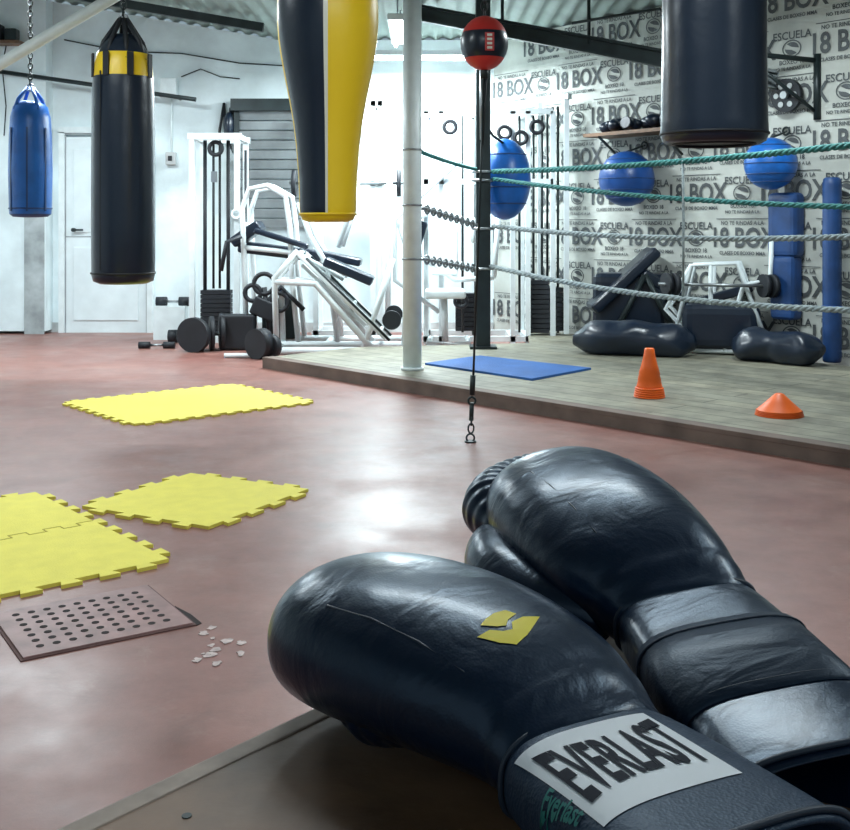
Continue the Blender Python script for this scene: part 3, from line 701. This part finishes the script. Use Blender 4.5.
# ------------------------------------------------------------------ table under the gloves
TZ=0.75
ex=Vector((.64,.768,0)); ey=Vector((.768,-.64,0)); corner=Vector((.106,1.018,0))
tb=bpy.data.objects.new('wooden_table',None); scene.collection.objects.link(tb)
tt=M('table_top')
L1,L2=1.5,.95
cc=corner-ex*L1/2+ey*L2/2; aT=math.atan2(ex.y,ex.x)
tt.box((cc.x,cc.y,TZ-.02),(L1,L2,.04),wood_m,rot=(0,0,aT),bevel=.003)
c2=corner-ex*L1/2+ey*.008; tt.box((c2.x,c2.y,TZ-.0195),(L1+.002,.018,.041),trim_m,rot=(0,0,aT),bevel=.003)
for k in range(8):
    q=corner-ex*(.1+k*.17)+ey*.045; tt.cyl((q.x,q.y,TZ-.001),(q.x,q.y,TZ+.0006),.003,dark_steel,seg=12)
tt.done(parent=tb)
lg=M('table_legs')
for a in (.06,L1-.06):
    for b in (.06,L2-.06):
        q=corner-ex*a+ey*b; lg.box((q.x,q.y,(TZ-.04)/2),(.06,.06,TZ-.04),wood_m,rot=(0,0,aT))
lg.done(parent=tb)

# ------------------------------------------------------------------ boxing gloves
def ring_pts(st,n=32):
    x,yc,zc,a,bt,bb,e=st; r=[]
    for i in range(n):
        t=2*math.pi*i/n; c=math.cos(t); s_=math.sin(t)
        cc=math.copysign(abs(c)**(2/e),c); ss=math.copysign(abs(s_)**(2/e),s_)
        r.append(Vector((x,yc+a*cc,zc+(bt if ss>0 else bb)*ss)))
    return r
def loft(o,sts,m,n=32,cap0=True,cap1=True):
    rings=[[o.bm.verts.new(p) for p in ring_pts(s,n)] for s in sts]; i=o.mi(m)
    for k in range(len(rings)-1):
        for t in range(n):
            f=o.bm.faces.new((rings[k][t],rings[k][(t+1)%n],rings[k+1][(t+1)%n],rings[k+1][t])); f.smooth=True; f.material_index=i
    for cap,R in ((cap0,rings[0]),(cap1,rings[-1])):
        if cap:
            c=o.bm.verts.new(sum((v.co for v in R),Vector())/n)
            for t in range(n):
                f=o.bm.faces.new((R[t],R[(t+1)%n],c)); f.smooth=True; f.material_index=i
def glove(loc,rz,pitch,roll,side,bend,patch=True,logo=True,S=1.0,rollx=.02,rollz=.034,ext=1.0,rolly=1.1,thz=0.0,rolls=1.0):
    root=bpy.data.objects.new('boxing_glove',None); scene.collection.objects.link(root)
    x0=.19; w=.07; s=side
    def bf(v):
        x,y,z=v
        if x<=x0 or abs(bend)<1e-4: return Vector((x,y,z))
        t=min(x-x0,w); th=bend*t/w; Rr=w/bend
        cx=x0+Rr*math.sin(th); cy=Rr*(1-math.cos(th)); e=x-x0-t
        cx+=e*math.cos(th); cy+=e*math.sin(th)
        return Vector((cx-math.sin(th)*y,cy+math.cos(th)*y,z))
    def ex_(x): return x if x<.254 else .254+(x-.254)*ext
    def widen(st):
        x,yc,zc,a,bt,bb,e=st; k=.011*min(1,a/.07) if x<.2 else .011*max(0,(.26-x)/.06)
        return (x,yc+k*s,zc,a+k,bt,bb,e)
    mitt=M('mitt')
    sts=[(.000,0,.052,.022,.018,.018,2),(.005,0,.052,.040,.033,.033,2.1),(.016,0,.053,.055,.044,.044,2.2),(.038,0,.054,.067,.050,.050,2.3),
         (.075,0,.055,.073,.053,.051,2.3),(.115,0,.055,.0745,.053,.050,2.3),(.155,0,.053,.073,.050,.048,2.3),
         (.190,0,.049,.068,.045,.045,2.35),(.215,0,.045,.063,.039,.042,2.4),(.228,0,.041,.0600,.0335,.039,2.4),(.235,0,.039,.0608,.0340,.037,2.4),(.246,0,.035,.0580,.0290,.033,2.5),(.254,0,.032,.0580,.0285,.031,2.5),(.262,0,.030,.054,.026,.029,2.5)]
    sts=[widen(q) for q in sts]
    loft(mitt,sts,glove_leather)
    mo=mitt.done(subsurf=2,parent=root,deform=bf)
    th=M('thumb')
    path=[((.225,.052,.032),.018),((.200,.076,.035),.024),((.170,.094,.038),.029),((.135,.103,.040),.032),((.100,.102,.042),.032),((.070,.092,.044),.028),((.050,.080,.045),.021),((.042,.072,.045),.010)]
    th.tube([(p[0],p[1]*s,p[2]+thz) for p,r in path],[r for p,r in path],glove_leather,seg=16)
    th.done(subsurf=2,parent=root,deform=bf)
    pr=M('finger_roll')
    ctrl=[(.10,-.060),(.06,-.060),(.03,-.054),(.008,-.040),(-.003,-.020),(-.006,0),(-.003,.020),(.008,.040),(.03,.054),(.06,.060),(.10,.060)]
    pts=[];rad=[]
    n=120
    for i in range(n+1):
        u=i/n*(len(ctrl)-1); k=min(int(u),len(ctrl)-2); f_=u-k
        P=[Vector(ctrl[max(0,min(len(ctrl)-1,k+j))]) for j in (-1,0,1,2)]
        q=.5*((2*P[1])+(-P[0]+P[2])*f_+(2*P[0]-5*P[1]+4*P[2]-P[3])*f_*f_+(-P[0]+3*P[1]-3*P[2]+P[3])*f_**3)
        pts.append((q.x+rollx,q.y*rolly+.010*s,rollz)); e=min(i,n-i)/n
        rad.append((.010+.022*min(1,e*5))*rolls*(1+.035*math.cos(i/n*2*math.pi*24)))
    pr.tube(pts,rad,glove_leather,seg=20)
    pr.done(subsurf=1,parent=root,deform=bf)
    cu=M('cuff')
    zc=.029
    cs=[(.250,0,zc,.0560,.0250,.0270,2.8),(.254,0,zc,.0600,.0275,.0280,3.0),(.270,0,zc,.0620,.0280,.0280,3.2),(.310,0,zc,.0650,.0285,.0280,3.4),(.350,0,zc,.0660,.0290,.0280,3.4),(.392,0,zc,.0670,.0300,.0285,3.2),(.398,0,zc,.0660,.0290,.0280,3.2),(.399,0,zc,.062,.026,.024,3.0),(.385,0,zc,.058,.022,.021,2.8),(.30,0,zc,.052,.018,.018,2.5)]
    cs=[(ex_(q[0]),*q[1:]) for q in cs]
    loft(cu,cs,glove_navy if patch else glove_leather,cap0=False,cap1=True)
    co=cu.done(subsurf=2,parent=root,deform=bf)
    pp=M('piping')
    for stt in ((.252,0,zc,.0600,.0278,.0280,2.9),(ex_(.394),0,zc,.0680,.0310,.0290,3.2)):
        pp.tube(ring_pts(stt,48),.0020,piping_m,seg=6,closed=True)
    for yy in ((-.052,) if patch else (-.050,.052)):
        pts=[]
        for st in sts[4:-1]:
            x,yc,z_,a,bt,bb,e=st; f_=min(.95,abs(yy-yc)/a); z=z_+bt*(1-f_**e)**(1/e)
            pts.append((x,yy*min(1,a/.08),z-.0017))
        pp.tube(pts,.0010,piping_m,seg=6)
    pp.done(parent=root,deform=bf)
    if not patch:
        st=M('wrist_strap')
        ss=[(.292,0,zc,.0640,.0290,.0285,3.2),(.2925,0,zc,.0662,.0312,.0300,3.2),(.310,0,zc,.0672,.0316,.0300,3.3),(.350,0,zc,.0685,.0320,.0300,3.4),(.3515,0,zc,.0665,.0295,.0285,3.4)]
        ss=[(ex_(q[0]),*q[1:]) for q in ss]
        loft(st,ss,strap_leather,cap0=False,cap1=False)
        for xx in (.297,.346):
            st.tube(ring_pts((ex_(xx),0,zc,.0672,.0316,.0302,3.2),48),.0008,piping_m,seg=6,closed=True)
        st.done(parent=root,deform=bf)
    def bvh(ob):
        dg_=bpy.context.evaluated_depsgraph_get(); dg_.update(); ev=ob.evaluated_get(dg_); me=ev.to_mesh()
        b=BVHTree.FromPolygons([v.co.copy() for v in me.vertices],[list(p.vertices) for p in me.polygons]); ev.to_mesh_clear(); return b
    def drape(name,bm2,target,m,off):
        for v in bm2.verts:
            c=bf(v.co)
            h=target.ray_cast(Vector((c.x,c.y,.3)),Vector((0,0,-1)))
            if h[0]: 
                nn=h[1] if h[1].z>0 else -h[1]
                v.co=h[0]+nn*off
        me=bpy.data.meshes.new(name); bm2.to_mesh(me); bm2.free(); me.materials.append(m)
        for p in me.polygons: p.use_smooth=True
        o=bpy.data.objects.new(name,me); scene.collection.objects.link(o); o.parent=root
    if patch:
        tg=bvh(co)
        PX,PY=.307,-.012
        b2=bmesh.new(); bmesh.ops.create_grid(b2,x_segments=48,y_segments=56,size=.5)
        for v in b2.verts: v.co=Vector((PX+v.co.x*.084,PY+v.co.y*.090,0))
        drape('label_patch',b2,tg,patch_m,.0005)
        def txt(name,body,size,bold,x0_,y0,m,off,sx=1,sy=1,arch=0,rot=0,space=1.0):
            me=text_mesh(body,size,bold,space); b3=bmesh.new(); b3.from_mesh(me)
            xm=max(abs(v.co.x) for v in b3.verts)
            bmesh.ops.triangulate(b3,faces=b3.faces[:])
            for _ in range(3):
                bmesh.ops.subdivide_edges(b3,edges=[e for e in b3.edges if e.calc_length()>size*.12],cuts=1)
                bmesh.ops.triangulate(b3,faces=b3.faces[:])
            for v in b3.verts:
                u=v.co.x*sx; q=(v.co.x/xm)
                w_=v.co.y*sy*(1+arch*q*q)
                if rot: u,w_=u*math.cos(rot)-w_*math.sin(rot),u*math.sin(rot)+w_*math.cos(rot)
                v.co=Vector((x0_-w_,y0+u,0))
            drape(name,b3,tg,m,off)
        me_=text_mesh('EVERLAST',.02,.0005,1.06); wd_=max(v.co.x for v in me_.vertices)-min(v.co.x for v in me_.vertices)
        txt('label_text','EVERLAST',.020,.0005,PX,PY,ink_m,.0012,sx=.081/wd_,sy=3.0,arch=.32,space=1.06)
        txt('label_small','Everlast',.010,.0002,.318,-.0605,teal_ink,.0009,rot=-1.5)
    if logo:
        tg=bvh(mo)
        # stylised wing mark (design units: mm across / up the hand)
        shapes=[[(-33,-10),(-8,-12),(10,-11),(20,-3),(33,13),(15,9),(3,3),(4,-2),(-6,-4.5),(-20,-5)],
                [(-30,-3),(-12,-2.2),(-3,-.5),(-1,4),(8,10),(-4,11),(-16,7),(-25,1.5)]]
        for i,sh_ in enumerate(shapes):
            b4=bmesh.new(); b4.faces.new([b4.verts.new((a,b,0)) for a,b in sh_])
            bmesh.ops.triangulate(b4,faces=b4.faces[:]); bmesh.ops.subdivide_edges(b4,edges=b4.edges[:],cuts=3,use_grid_fill=True)
            for v in b4.verts:
                a,b=v.co.x*.00060,v.co.y*.00150; a+=.0755*b
                v.co=Vector((.190+.766*a-.643*b,-.004+.643*a+.766*b,0))
            drape('logo_%d'%(i+1),b4,tg,yellow_ink,.0005+.0001*i)
    root.matrix_world=Matrix.Translation(loc)@Matrix.Rotation(rz,4,'Z')@Matrix.Rotation(pitch,4,'Y')@Matrix.Rotation(roll,4,'X')@Matrix.Scale(S,4)
    return root
glove((-.090,.826,TZ+.003),math.radians(-40),math.radians(.3),0,1,math.radians(-23),True,True,1.0,rollx=.085,rollz=.036,rolly=.82)
glove((.123,1.085,TZ+.046),math.radians(-69),math.radians(6.3),math.radians(8),-1,math.radians(-11),False,False,.97,rollx=-.004,rollz=.050,ext=1.55,rolly=1.08,thz=-.012)

# ------------------------------------------------------------------ world + camera
w=bpy.data.worlds.new('World'); scene.world=w; w.use_nodes=True
bg=w.node_tree.nodes['Background']; bg.inputs[0].default_value=(.68,.88,1.0,1); bg.inputs[1].default_value=.38
cam=bpy.data.cameras.new('camera'); co=bpy.data.objects.new('camera',cam); scene.collection.objects.link(co)
co.location=(0,0,1.1); co.rotation_euler=(math.pi/2,0,0)
cam.sensor_width=36; cam.lens=1100/850*36; cam.shift_y=-190/850; cam.clip_start=.02
scene.camera=co
